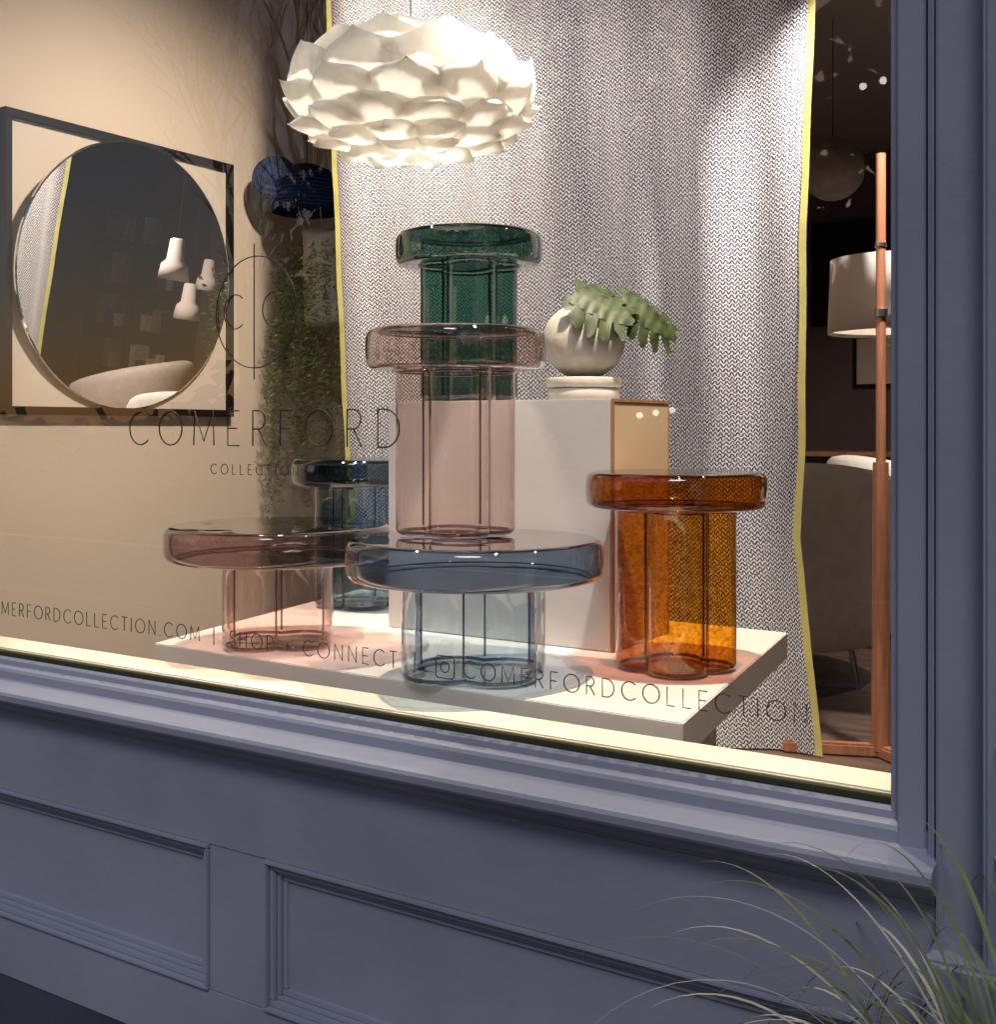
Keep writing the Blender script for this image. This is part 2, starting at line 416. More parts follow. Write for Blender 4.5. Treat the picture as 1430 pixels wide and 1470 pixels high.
# ------------------------------------------------------------ curtain
def curtain_mat():
    m, nt, out = newmat('woven_zigzag_textile')
    uv = N(nt, 'ShaderNodeUVMap'); uv.uv_map = 'UVMap'
    no = N(nt, 'ShaderNodeTexNoise'); no.inputs['Scale'].default_value = 22; no.inputs['Detail'].default_value = 4
    nt.links.new(uv.outputs[0], no.inputs['Vector'])
    sub = N(nt, 'ShaderNodeVectorMath', operation='SUBTRACT'); sub.inputs[1].default_value = (.5, .5, .5)
    nt.links.new(no.outputs['Color'], sub.inputs[0])
    sc = N(nt, 'ShaderNodeVectorMath', operation='SCALE'); sc.inputs['Scale'].default_value = .013
    nt.links.new(sub.outputs[0], sc.inputs[0])
    ad = N(nt, 'ShaderNodeVectorMath', operation='ADD'); nt.links.new(uv.outputs[0], ad.inputs[0]); nt.links.new(sc.outputs[0], ad.inputs[1])
    sp = N(nt, 'ShaderNodeSeparateXYZ'); nt.links.new(ad.outputs[0], sp.inputs[0])
    def mth(op, a, b=None):
        n = N(nt, 'ShaderNodeMath', operation=op)
        for i, q in enumerate((a, b)):
            if q is None: continue
            if isinstance(q, (int, float)): n.inputs[i].default_value = q
            else: nt.links.new(q, n.inputs[i])
        return n.outputs[0]
    P, Rr = .0155, .0120
    fu = mth('FRACT', mth('DIVIDE', sp.outputs[0], P))
    tri = mth('MULTIPLY', mth('ABSOLUTE', mth('SUBTRACT', fu, .5)), 2.0)
    ph = mth('ADD', mth('DIVIDE', sp.outputs[1], Rr), mth('MULTIPLY', tri, .9))
    fr = mth('ABSOLUTE', mth('SUBTRACT', mth('FRACT', ph), .5))
    n4 = N(nt, 'ShaderNodeTexNoise'); n4.inputs['Scale'].default_value = 120; n4.inputs['Detail'].default_value = 2
    nt.links.new(uv.outputs[0], n4.inputs['Vector'])
    fr = mth('ADD', fr, mth('MULTIPLY', mth('SUBTRACT', n4.outputs['Fac'], .5), .45))
    fr = mth('ADD', fr, mth('MULTIPLY', mth('POWER', mth('ABSOLUTE', mth('SUBTRACT', tri, .5)), 2.0), -.9))
    fr = mth('ADD', fr, .085)
    st = N(nt, 'ShaderNodeMapRange', interpolation_type='SMOOTHSTEP')
    st.inputs['From Min'].default_value = .16; st.inputs['From Max'].default_value = .32
    nt.links.new(fr, st.inputs['Value'])
    mc = N(nt, 'ShaderNodeMix', data_type='RGBA')
    mc.inputs[6].default_value = (.72, .70, .70, 1); mc.inputs[7].default_value = (.056, .052, .078, 1)
    nt.links.new(st.outputs[0], mc.inputs[0])
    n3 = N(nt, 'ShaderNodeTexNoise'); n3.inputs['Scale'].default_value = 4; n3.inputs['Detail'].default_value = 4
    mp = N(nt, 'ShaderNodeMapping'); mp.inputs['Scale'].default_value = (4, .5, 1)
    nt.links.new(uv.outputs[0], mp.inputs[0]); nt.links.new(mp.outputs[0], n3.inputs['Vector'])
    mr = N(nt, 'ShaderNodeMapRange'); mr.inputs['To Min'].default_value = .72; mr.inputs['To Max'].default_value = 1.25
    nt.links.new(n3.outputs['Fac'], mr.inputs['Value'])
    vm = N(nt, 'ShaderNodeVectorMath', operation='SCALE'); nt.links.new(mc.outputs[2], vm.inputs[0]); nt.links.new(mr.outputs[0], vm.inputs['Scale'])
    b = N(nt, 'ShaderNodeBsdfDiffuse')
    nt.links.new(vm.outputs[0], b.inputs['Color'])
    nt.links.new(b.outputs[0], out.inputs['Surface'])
    return m
M_curt = curtain_mat()
def lerp_tab(tab, z):
    for (z0, x0), (z1, x1) in zip(tab, tab[1:]):
        if z0 <= z <= z1: return x0+(x1-x0)*(z-z0)/(z1-z0)
    return tab[0][1] if z < tab[0][0] else tab[-1][1]
Ltab = [(.36, -2.36), (1.17, -2.463), (1.95, -2.51), (2.75, -2.565), (3.05, -2.575)]
Rtab = [(.36, -.985), (.62, -1.012), (.95, -1.045), (1.2, -1.030), (1.8, -1.026), (2.45, -1.003), (3.05, -1.00)]
def cy(x, z):
    t = (3.0-z)/2.7
    return 3.15-.17*max(0, min(1, (-1.0-x)/1.55))+.020*math.sin(x*11+.6*math.sin(z*1.3))*(.5+.8*t)+.010*math.sin(x*27+z*1.1)+.010*math.sin(x*4.3+1+z*.6)
curt = empty('hanging_textile', (0, 0, 0))
bm = bmesh.new(); uvl = bm.loops.layers.uv.new('UVMap')
NX, NZ = 180, 70
g = []
for j in range(NZ+1):
    z = .365+(3.03-.365)*j/NZ; xl, xr = lerp_tab(Ltab, z), lerp_tab(Rtab, z)
    row = []
    for i in range(NX+1):
        x = xl+(xr-xl)*i/NX
        row.append((bm.verts.new((x, cy(x, z), z)), (1.55*i/NX, z+.008*math.sin(x*9))))
    g.append(row)
for j in range(NZ):
    for i in range(NX):
        q = (g[j][i], g[j][i+1], g[j+1][i+1], g[j+1][i])
        f = bm.faces.new([a[0] for a in q])
        for lp, a in zip(f.loops, q): lp[uvl].uv = a[1]
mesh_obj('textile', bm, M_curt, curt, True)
for nm, tab, o in (('selvedge_near', Rtab, -.015), ('selvedge_far', Ltab, -.016)):
    bm = bmesh.new(); prev = None
    for j in range(NZ*2+1):
        z = .366+(3.03-.366)*j/NZ/2; x = lerp_tab(tab, z)
        wob = .0015*math.sin(z*17)+random.uniform(-.0008, .0008)
        row = [bm.verts.new((x+o+wob, cy(x, z)-.006, z)), bm.verts.new((x-o*.4+wob*.5, cy(x, z)-.008, z))]
        if prev: bm.faces.new((prev[0], prev[1], row[1], row[0]))
        prev = row
    mesh_obj(nm, bm, M_tape, curt, True)
tubes('curtain_rail', [([(-2.75, 2.965, 3.04), (-.85, 3.16, 3.04)], .01)], M_metal, parent=curt)

# ------------------------------------------------------------ room shell
shop = empty('shop_interior', (0, 0, 0))
box('left_wall', -3.40, -3.30, 1.62, 8.1, .05, 3.1, M_wall, shop, 0)
box('back_wall', -3.3, 4.0, 8.0, 8.1, .05, 3.1, M_darkwall, shop, 0)
box('right_wall', 4.0, 4.1, 1.62, 8.1, .05, 3.1, M_darkwall, shop, 0)
box('shop_floor', -3.3, 4.0, 1.74, 8.0, .26, .36, M_floor, shop, 0)
box('ceiling', -3.4, 4.1, 1.62, 8.1, 3.1, 3.2, M_ceil, shop, 0)

# ------------------------------------------------------------ shopfront joinery
sf = empty('shopfront', (0, 0, 0))
prof = [(1.644, .700), (1.644, .742), (1.628, .742), (1.622, .737), (1.620, .727), (1.609, .722), (1.606, .716), (1.605, .701), (1.600, .697),
        (1.562, .691), (1.553, .688), (1.550, .682), (1.550, .671), (1.553, .666), (1.566, .663), (1.570, .654), (1.580, .650), (1.588, .641), (1.598, .637), (1.598, .632), (1.644, .632)]
extrude_x('sill_moulding', prof, -3.3, -.343, M_blue, sf)
box('glazing_gasket', -3.3, -.412, 1.630, 1.6435, .7425, .752, M_gasket, sf, .001)
box('inner_sill', -3.3, -.38, 1.645, 1.735, .60, .756, M_cream, sf, .003)
box('inner_reveal_bottom', -3.3, -.38, 1.66, 1.738, .36, .60, M_cream, sf, 0)
def rail(nm, x0, x1, z0, z1, y=1.60, d=.06, bv=.0015): return box(nm, x0, x1, y, y+d, z0, z1, M_blue, sf, bv)
ZB, ZT = .180, .458
rail('top_rail', -4.2, -.343, ZT, .631)
rail('bottom_rail', -4.2, -.343, .05, ZB)
stiles = [(-4.2, -3.2), (-1.680, -1.535), (-.40, -.343)]
for i, (a, b) in enumerate(stiles): rail('stile_%d' % (i+1), a, b, ZB+.0005, ZT-.0005, 1.6012)
for pi_, (a, b) in enumerate(((-3.2, -1.680), (-1.535, -.40))):
    steps = [(0, .008, 1.5935), (.008, .020, 1.603), (.020, .028, 1.610), (.028, .040, 1.617)]
    for si, (o0, o1, y) in enumerate(steps):
        A0, B0, Z0, Z1 = a+o0, b-o0, ZB+o0, ZT-o0
        w = o1-o0
        box('p%d_m%d_t' % (pi_, si), A0, B0, y, 1.65, Z1-w, Z1, M_blue, sf, .0018)
        box('p%d_m%d_b' % (pi_, si), A0, B0, y, 1.65, Z0, Z0+w, M_blue, sf, .0018)
        box('p%d_m%d_l' % (pi_, si), A0, A0+w, y+.0004, 1.65, Z0+w, Z1-w, M_blue, sf, .0018)
        box('p%d_m%d_r' % (pi_, si), B0-w, B0, y+.0004, 1.65, Z0+w, Z1-w, M_blue, sf, .0018)
    box('panel_%d' % pi_, a+.04, b-.04, 1.622, 1.65, ZB+.04, ZT-.04, M_blue, sf, 0)
box('glazing_bead', -.4115, -.398, 1.622, 1.70, .700, 3.0, M_blue, sf, .002)
box('jamb_face', -.398, -.362, 1.603, 1.74, .692, 3.0, M_blue, sf, .002)
box('jamb_groove', -.362, -.356, 1.612, 1.74, .692, 3.0, M_blue, sf, .001)
box('jamb_bead', -.356, -.343, 1.588, 1.74, .632, 3.0, M_blue, sf, .005, 4)
box('pilaster_return', -.343, -.276, 1.575, 1.74, .05, 3.0, M_blue, sf, .003)
box('pilaster', -.276, .25, 1.515, 1.74, .05, 3.0, M_blue, sf, .006, 3)
box('pilaster_base', -.344, .27, 1.500, 1.62, .05, .60, M_blue, sf, .006, 3)
box('facade_right', .25, 4.1, 1.56, 1.70, .05, 3.0, M_blue, sf, 0)
box('facade_left', -6.5, -3.3, 1.60, 1.72, .05, 3.0, M_blue, sf, 0)
box('fascia', -6.5, 4.1, 1.50, 1.76, 3.0, 4.2, M_blue, sf, .004)
gm = thin_glass('window_glass', (.97, .975, .97), (.80, .84, .82), boost=1.5, bump=0.0, rough=.0)
bm = bmesh.new()
vs = [bm.verts.new(p) for p in ((-3.3, 1.641, .745), (-.405, 1.641, .745), (-.405, 1.641, 3.02), (-3.3, 1.641, 3.02))]
bm.faces.new(vs); mesh_obj('window_pane', bm, gm, sf)

# ------------------------------------------------------------ window lettering (stroke font)
def arc(cx, cy_, rx, ry, a0, a1, n=14):
    return [(cx+rx*math.cos(R(a0+(a1-a0)*i/n)), cy_+ry*math.sin(R(a0+(a1-a0)*i/n))) for i in range(n+1)]
F = {
 'C': (.86, [arc(.50, .5, .48, .5, 45, 315, 20)]),
 'O': (.98, [arc(.50, .5, .49, .5, 0, 360, 28)]),
 'M': (.92, [[(.04, 0), (.08, 1), (.46, .12), (.84, 1), (.88, 0)]]),
 'E': (.52, [[(.5, 1), (.05, 1), (.05, 0), (.5, 0)], [(.05, .5), (.42, .5)]]),
 'F': (.50, [[(.5, 1), (.05, 1), (.05, 0)], [(.05, .5), (.42, .5)]]),
 'R': (.58, [[(.05, 0), (.05, 1), (.28, 1)]+arc(.28, .74, .24, .26, 90, -90, 12)+[(.05, .48)], [(.26, .48), (.56, 0)]]),
 'P': (.56, [[(.05, 0), (.05, 1), (.28, 1)]+arc(.28, .74, .24, .26, 90, -90, 12)+[(.05, .48)]]),
 'D': (.80, [[(.05, 0), (.05, 1), (.28, 1)]+arc(.28, .5, .48, .5, 90, -90, 18)+[(.05, 0)]]),
 'L': (.50, [[(.05, 1), (.05, 0), (.48, 0)]]),
 'T': (.56, [[(0, 1), (.56, 1)], [(.28, 1), (.28, 0)]]),
 'I': (.12, [[(.06, 0), (.06, 1)]]),
 'N': (.74, [[(.05, 0), (.05, 1), (.68, 0), (.68, 1)]]),
 'S': (.52, [arc(.27, .76, .22, .24, 50, 270, 12)+arc(.27, .26, .24, .26, 90, -140, 12)[1:]]),
 'H': (.70, [[(.05, 0), (.05, 1)], [(.64, 0), (.64, 1)], [(.05, .5), (.64, .5)]]),
 '+': (.50, [[(.05, .45), (.5, .45)], [(.27, .22), (.27, .68)]]),
 '|': (.10, [[(.05, -.12), (.05, 1.12)]]),
 '.': (.10, [[(.04, 0), (.08, .05)]]),
 ' ': (.4, []),
}
YD = 1.6385
def layout(text, x0, x1, z, h):
    tot = sum(F[c][0] for c in text)*h
    gap = ((x1-x0)-tot)/max(1, len(text)-1)
    sx = 1.0
    if gap < .12*h:
        sx = ((x1-x0)-.14*h*(len(text)-1))/tot; gap = .14*h
    x = x0; out = []
    for c in text:
        w, strokes = F[c]
        for s in strokes: out.append([(x+p[0]*h*sx, YD, z+p[1]*h) for p in s])
        x += w*h*sx+gap
    return out
dec = empty('window_lettering', (0, 0, 0))
tubes('name_lettering', layout('COMERFORD', -1.952, -1.251, 1.218, .067), M_dec, .0015, dec, 1)
tubes('sub_lettering', layout('COLLECTION', -1.716, -1.488, 1.163, .019), M_dec, .0009, dec, 1)
logo = [[(-1.597+.104*math.cos(R(a)), YD, 1.472+.106*math.sin(R(a))) for a in range(0, 361, 6)], [(-1.600, YD, 1.344), (-1.600, YD, 1.602)]]
logo += [[(x, YD, z) for x, z in arc(-1.650, 1.475, .030, .033, 50, 310, 16)], [(x, YD, z) for x, z in arc(-1.548, 1.475, .030, .033, 50, 310, 16)]]
tubes('round_logo', logo, M_dec, .0012, dec, 1)
zb, hb = .833, .0285
L_ = layout('COMERFORDCOLLECTION.COM', -2.455, -1.747, zb, hb)
L_ += layout('|', -1.709, -1.70, zb, hb)+layout('SHOP', -1.665, -1.552, zb, hb)+layout('+', -1.522, -1.50, zb, hb)
L_ += layout('CONNECT', -1.477, -1.259, zb, hb)+layout('|', -1.222, -1.21, zb, hb)+layout('COMERFORDCOLLECTION', -1.119, -.530, zb, hb)
ic = -1.1565; iz = zb+.013; q = .019; rr = .006
sq = []
for (sx, sz, a0) in ((1, 1, 0), (-1, 1, 90), (-1, -1, 180), (1, -1, 270)):
    sq += arc(ic+sx*(q-rr), iz+sz*(q-rr), rr, rr, a0, a0+90, 5)
sq.append(sq[0])
L_ += [[(x, YD, z) for x, z in sq], [(x, YD, z) for x, z in arc(ic, iz, .009, .009, 0, 360, 18)], [(ic+.011, YD, iz+.011), (ic+.0122, YD, iz+.0122)]]
tubes('contact_lettering', L_, M_dec, .0010, dec, 1)

# ------------------------------------------------------------ framed round mirror
fm = empty('framed_round_mirror', (0, 0, 0))
Y0, Y1, Z0, Z1 = 2.262, 3.240, 1.296, 2.254
XW = -3.2985; fw = .026
box('frame_top', XW, XW+.032, Y0, Y1, Z1-fw, Z1, M_black, fm, .002)
box('frame_bottom', XW, XW+.032, Y0, Y1, Z0, Z0+fw, M_black, fm, .002)
box('frame_left', XW, XW+.0315, Y0, Y0+fw, Z0+fw, Z1-fw, M_black, fm, .002)
box('frame_right', XW, XW+.0315, Y1-fw, Y1, Z0+fw, Z1-fw, M_black, fm, .002)
box('mount_board', XW, XW+.012, Y0+fw, Y1-fw, Z0+fw, Z1-fw, M_mat, fm, 0)
m, nt, out = newmat('mirror_silver')
gl = N(nt, 'ShaderNodeBsdfGlossy'); gl.inputs['Color'].default_value = (.84, .82, .80, 1); gl.inputs['Roughness'].default_value = .0
nt.links.new(gl.outputs[0], out.inputs['Surface'])
mi = lathe('mirror_disc', [(0, .010), (.450, .010), (.4545, .007), (.455, 0), (0, 0)], m, fm, 160, (XW+.055, 2.728, 1.770), False)
mi.rotation_euler = Vector((1, .006, -.085)).normalized().to_track_quat('Z', 'Y').to_euler()

# ------------------------------------------------------------ hanging planter & navy woven shade by the wall
hp = empty('hanging_planter', (-3.10, 3.58, 0))
lathe('pot', [(0, 1.66), (.080, 1.66), (.090, 1.68), (.095, 2.01), (.100, 2.03), (.088, 2.03), (.084, 1.98), (0, 1.98)], M_ceramic, hp)
tubes('cords', [([(.09*math.cos(a), .09*math.sin(a), 2.02), (.13*math.cos(a), .13*math.sin(a), 2.16), (.06*math.cos(a), .06*math.sin(a), 2.28), (0, 0, 3.1)], .0015) for a in (0, 1.05, 2.1, 3.14, 4.2, 5.2)], M_shade, parent=hp)
bm = bmesh.new()
for k in range(85):
    a = random.uniform(0, 2*math.pi); p = Vector((.07*math.cos(a), .07*math.sin(a), random.uniform(1.75, 1.98)))
    v = Vector((math.cos(a)*.5, math.sin(a)*.5, .1)); ln = random.uniform(.25, 1.15); lim = random.uniform(.12, .25)
    n = int(ln/.02)
    for i in range(n):
        v += Vector((random.uniform(-.18, .18), random.uniform(-.18, .18), -.14)); v.normalize()
        p = p+v*.02
        if math.hypot(p.x, p.y) > lim: v.x *= .2; v.y *= .2
        if p.x < -.17: p.x = -.17
        for q_ in range(3):
            d = Vector((random.uniform(-1, 1), random.uniform(-1, 1), random.uniform(-.6, .4))).normalized()
            s = d.cross(Vector((random.random(), random.random(), random.random()))).normalized()
            L0 = random.uniform(.012, .034)
            bm.faces.new([bm.verts.new(p), bm.verts.new(p+d*L0*.5+s*.003), bm.verts.new(p+d*L0), bm.verts.new(p+d*L0*.5-s*.003)])
mesh_obj('trailing_foliage', bm, M_foliage, hp)
nv = empty('woven_pendant_shade', (-3.08, 3.44, 2.16))
lathe('dome', [(0, .11), (.04, .108), (.09, .085), (.125, .04), (.138, -.02), (.135, -.075), (.130, -.075), (.12, .03), (.08, .08), (0, .10)], M_navy, nv)
o = lathe('side_lobe', [(0, .05), (.05, .045), (.085, .02), (.09, 0), (.085, -.02), (.05, -.045), (0, -.05)], M_navy, nv, 48, (-.06, -.11, .045)); o.rotation_euler = (R(72), 0, R(35))
tubes('hanger', [([(0, 0, .11), (0, 0, .94)], .002)], M_black, parent=nv)

# ------------------------------------------------------------ wooden floor lamp
fl = empty('floor_lamp', (-.853, 3.26, .36))
def cylp(name, p0, p1, r0, r1, mat, parent): return tubes(name, [([p0, p1], [r0, r1])], mat, parent=parent, res=6)
cylp('pole', (0, 0, .03), (0, 0, 1.637), .0135, .013, M_lampwood, fl)
cylp('lower_post', (0, 0, .02), (0, 0, .80), .026, .021, M_lampwood, fl)
cylp('collar', (0, 0, 1.195), (0, 0, 1.215), .018, .018, M_metal, fl)
cylp('upper_collar', (0, 0, 1.385), (0, 0, 1.395), .016, .016, M_metal, fl)
cylp('arm', (0, 0, 1.205), (-.021, .274, 1.205), .006, .006, M_metal, fl)
for i, a in enumerate((200, 320, 80)):
    box_o = box('foot_%d' % (i+1), 0, .26, -.018, .018, 0, .035, M_lampwood, fl, .006); box_o.rotation_euler = (0, 0, R(a))
m, nt, out = newmat('linen_shade_translucent')
d = N(nt, 'ShaderNodeBsdfDiffuse'); d.inputs['Color'].default_value = (.82, .78, .74, 1)
t = N(nt, 'ShaderNodeBsdfTranslucent'); t.inputs['Color'].default_value = (.75, .66, .55, 1)
mx = N(nt, 'ShaderNodeMixShader'); mx.inputs[0].default_value = .3
nt.links.new(d.outputs[0], mx.inputs[1]); nt.links.new(t.outputs[0], mx.inputs[2]); nt.links.new(mx.outputs[0], out.inputs['Surface'])
lathe('drum_shade', [(.192, 1.385), (.200, 1.17), (.198, 1.17), (.190, 1.385)], m, fl, 64, (-.021, .274, 0))
lathe('shade_diffuser', [(0, 1.18), (.196, 1.18)], m, fl, 64, (-.021, .274, 0))

# ------------------------------------------------------------ furniture deeper in the shop
def armchair(loc, rot):
    """upholstered tub chair: one curved shell, high at the back and falling to the arms, plus a cushion"""
    e = empty('tub_armchair', loc); e.rotation_euler = (0, 0, R(rot))
    bm = bmesh.new(); rings = []
    n = 48
    for i in range(n+1):
        t = i/n*2-1; ph = R(90)+t*R(128)
        c = max(0.0, math.cos(t*math.pi/2))
        ztop = .50+.28*c**.9; th = .065+.015*c; r0 = .40
        ring = []
        M = 20
        for j in range(M):
            a = 2*math.pi*j/M
            ca, sa = math.cos(a), math.sin(a)
            sx = math.copysign(abs(ca)**.6, ca)*th; sz = math.copysign(abs(sa)**.35, sa)
            zz = .14+(ztop-.14)*(sz+1)/2
            lean = (zz-.14)*.10*(.4+.6*c)
            rr_ = r0+sx+lean
            if abs(t) > .96: rr_ = r0+lean+sx*.6
            ring.append(bm.verts.new((rr_*1.05*math.cos(ph), rr_*math.sin(ph)-.02, zz)))
        rings.append(ring)
    for A, B in zip(rings, rings[1:]):
        for j in range(len(A)): bm.faces.new((A[j], A[(j+1) % len(A)], B[(j+1) % len(A)], B[j]))
    bm.faces.new(rings[0][::-1]); bm.faces.new(rings[-1])
    bmesh.ops.recalc_face_normals(bm, faces=bm.faces[:])
    mesh_obj('shell', bm, M_fabric, e, True)
    lathe('seat_cushion', [(0, .49), (.25, .485), (.33, .46), (.35, .42), (.35, .20), (.32, .16), (0, .15)], M_fabric, e, 48)
    tubes('legs', [([(x, y, .17), (x*1.1, y*1.1, 0)], .012) for x in (-.26, .26) for y in (-.24, .26)], M_metal, parent=e)
    return e
armchair((-1.54, 4.15, .36), 215)
armchair((-1.1, 5.3, .36), 130)
armchair((.9, 6.3, .36), 60)
sb = empty('sideboard', (-2.2, 7.45, .36))
box('carcass', -.9, 1.1, -.22, .22, .15, .72, M_black, sb, .006)
box('top', -.92, 1.12, -.24, .24, .721, .75, M_brown, sb, .004)
for i, x in enumerate((-.42, .08, .58)): box('door_%d' % i, x-.235, x+.235, -.232, -.221, .18, .69, M_black, sb, .003)
tubes('legs', [([(x, y, .15), (x, y, 0)], .015) for x in (-.8, 1.0) for y in (-.18, .18)], M_metal, parent=sb)
def picture(loc, w, h, c1):
    e = empty('framed_print', loc)
    box('frame', -w/2, w/2, -.02, .01, -h/2, h/2, M_black, e, .003)
    box('print', -w/2+.02, w/2-.02, -.024, -.0205, -h/2+.02, h/2-.02, c1, e, 0)
picture((-1.95, 7.98, 1.70), .62, .34, M_mat)
picture((.8, 7.98, 1.8), .9, 1.2, M_mat)
tvf = empty('wall_panel', (-2.05, 7.975, 2.1)); box('panel', -.5, .35, -.02, .02, -.15, .55, M_black, tvf, .004)
bk = empty('bookcase', (2.55, 7.80, .36))
for i, x in enumerate((-.6, 0, .6)): box('upright_%d' % i, x-.015, x+.015, -.16, .17, 0, 2.1, M_black, bk, .002)
for i in range(6):
    z = .02+i*.41
    for k, x in enumerate((-.3, .3)): box('shelf_%d_%d' % (i, k), x-.284, x+.284, -.16, .17, z, z+.025, M_black, bk, .002)
    if i < 5:
        for k in range(9):
            x = -.56+k*.13+random.uniform(-.02, .02)
            if abs(x) < .05: continue
            hh = random.uniform(.12, .3)
            box('item_%d_%d' % (i, k), x-random.uniform(.015, .03), x+random.uniform(.015, .03), -.1, .1, z+.027, z+.027+hh, random.choice([M_ceramic, M_navy, M_brown, M_mat, M_terr]), bk, .002)
dw = empty('interior_doorway', (3.97, 6.4, .36))
box('door_leaf', -.01, .02, -.45, .45, 0, 2.1, M_black, dw, .003)
box('casing_top', -.02, .02, -.55, .55, 2.101, 2.2, M_white, dw, .003)
box('casing_1', -.02, .02, -.55, -.451, 0, 2.1, M_white, dw, .003)
box('casing_2', -.02, .02, .451, .55, 0, 2.1, M_white, dw, .003)
def cone_pendant(loc, s=1.0):
    e = empty('cone_pendant_lamp', loc); e.scale = (s, s, s)
    lathe('shade', [(.03, .17), (.045, .16), (.055, .03), (.085, .0), (.10, -.10), (.097, -.10), (.08, .0), (.05, .03)], M_shade, e, 40)
    lathe('bulb', [(0, -.08), (.03, -.05), (.03, -.01), (0, .02)], emit('small_bulb', (1, .8, .55), 1.0), e, 24)
    tubes('cord', [([(0, 0, .16), (0, 0, (3.1-loc[2])/s)], .002)], M_black, parent=e)
    return e
cone_pendant((-.60, 5.30, 1.86), 1.0)
cone_pendant((.20, 6.2, 1.58), 1.0)
cone_pendant((.45, 6.6, 1.80), .9)
gp = empty('globe_pendant_lamp', (-1.60, 5.3, 2.42))
lathe('globe', [(.14*math.cos(a)+1e-9, .14*math.sin(a)) for a in [math.pi/2-math.pi*i/30 for i in range(31)]], M_wicker, gp, 48)
tubes('cord', [([(0, 0, .13), (0, 0, .68)], .002)], M_black, parent=gp)
ct = empty('round_coffee_table', (-.05, 5.6, .36))
lathe('top', [(0, .42), (.38, .42), (.385, .41), (.38, .40), (0, .40)], M_white, ct, 64)
tubes('legs', [([(.1*math.cos(a), .1*math.sin(a), .40), (.26*math.cos(a), .26*math.sin(a), 0)], .012) for a in (0, 2.1, 4.2)], M_brown, parent=ct)
it = empty('potted_fig_plant', (-.95, 5.95, .36))
lathe('pot', [(0, 0), (.13, 0), (.17, .30), (.155, .30), (.15, .27), (0, .27)], M_ceramic, it, 48)
stems = []; bm = bmesh.new()
for k in range(12):
    a = random.uniform(0, 6.28); p = Vector((0, 0, .25)); pts = [p.copy()]; v = Vector((math.cos(a)*.25, math.sin(a)*.25, 1)).normalized()
    for i in range(8):
        v += Vector((random.uniform(-.15, .15), random.uniform(-.15, .15), .05)); v.normalize(); p = p+v*random.uniform(.12, .18); pts.append(p.copy())
        if i > 1:
            for q_ in range(20):
                d = Vector((random.uniform(-1, 1), random.uniform(-1, 1), random.uniform(-.7, .7))).normalized()
                s = d.cross(Vector((random.random()-.5, random.random()-.5, random.random()-.5))).normalized()
                c = p+d*random.uniform(.02, .16); L0 = random.uniform(.04, .08)
                bm.faces.new([bm.verts.new(c), bm.verts.new(c+d*L0*.5+s*.014), bm.verts.new(c+d*L0), bm.verts.new(c+d*L0*.5-s*.014)])
    stems.append((pts, [.012*(1-i/12) for i in range(len(pts))]))
tubes('stems', stems, M_bark, parent=it); mesh_obj('leaves', bm, M_foliage, it)

# ------------------------------------------------------------ ceiling track spots, plus added fill spots
def spot(loc, target, power, col, angle, blend=.6, rad=.03):
    e = empty('track_or_fill_spot', loc)
    d = (Vector(target)-Vector(loc)).normalized()
    l = bpy.data.lights.new('spot_beam', 'SPOT'); l.energy = power; l.color = col; l.spot_size = R(angle); l.spot_blend = blend; l.shadow_soft_size = rad
    o = bpy.data.objects.new('spot_beam', l); link(o); o.parent = e; o.rotation_euler = d.to_track_quat('-Z', 'Y').to_euler(); o.location = d*.02
    h = lathe('can', [(.034, 0), (.036, .0), (.036, .12), (.0, .125)], M_white, e, 32); h.rotation_euler = (-d).to_track_quat('Z', 'Y').to_euler()
    tubes('stem', [([(0, 0, .09), (0, 0, 3.1-loc[2])], .008)], M_white, parent=e)
WARM = (1, .84, .66)
spot((-.78, 1.90, 2.88), (-1.12, 2.12, .8), 275, WARM, 60, .6, .025)
spot((-2.30, 1.95, 2.88), (-1.80, 2.15, .8), 225, WARM, 52, .6, .025)
spot((-.62, 2.75, 2.92), (-1.35, 2.05, .9), 60, WARM, 60, .6, .02)  # extra spot, added to give the glass more glints
spot((-1.9, 2.1, 2.95), (-1.70, 3.15, .9), 108, (1, .91, .84), 110, .9, .05)
spot((-1.8, 2.5, 2.95), (-3.3, 2.85, 1.10), 195, (1, .85, .69), 104, 1.0, .05)
spot((-.60, 3.0, 2.6), (-1.42, 4.05, 1.0), 260, (1, .90, .82), 78)  # fill spot added to brighten the armchair and drum shade
spot((-.2, 4.6, 2.9), (-.2, 6.0, .6), 250, (1, .82, .70), 115, .8)  # fill spot added to brighten the back room

# ------------------------------------------------------------ ornamental grass in planter, outside
gr = empty('ornamental_grass', (-.155, 1.235, .0))
lathe('planter', [(0, .05), (.11, .05), (.135, .44), (.14, .46), (.13, .46), (.125, .43), (0, .43)], M_terr, gr, 64)
bmA = bmesh.new(); bmB = bmesh.new()
for k in range(330):
    a = random.uniform(0, 2*math.pi) if k % 3 == 0 else random.uniform(R(110), R(260))
    r0 = random.uniform(0, .10)
    p = Vector((r0*math.cos(a), r0*math.sin(a), .43)); el = random.uniform(.55, 1.35)
    v = Vector((math.cos(a)*math.cos(el), math.sin(a)*math.cos(el), math.sin(el)))
    ln = random.uniform(.26, .60); n = 26; g_ = random.uniform(.08, .20)
    w0 = random.uniform(.0013, .0034)
    bmx = bmB if random.random() < .35 else bmA
    prev = None
    for i in range(n+1):
        t = i/n
        side = Vector((-math.sin(a), math.cos(a), 0)); w = w0*(1-t**2)+.0002
        row = [bmx.verts.new(p-side*w), bmx.verts.new(p+side*w)]
        if prev: bmx.faces.new((prev[0], prev[1], row[1], row[0]))
        prev = row
        v += Vector((random.uniform(-.03, .03), random.uniform(-.03, .03), -g_*(.4+t))); v.normalize(); p = p+v*(ln/n)
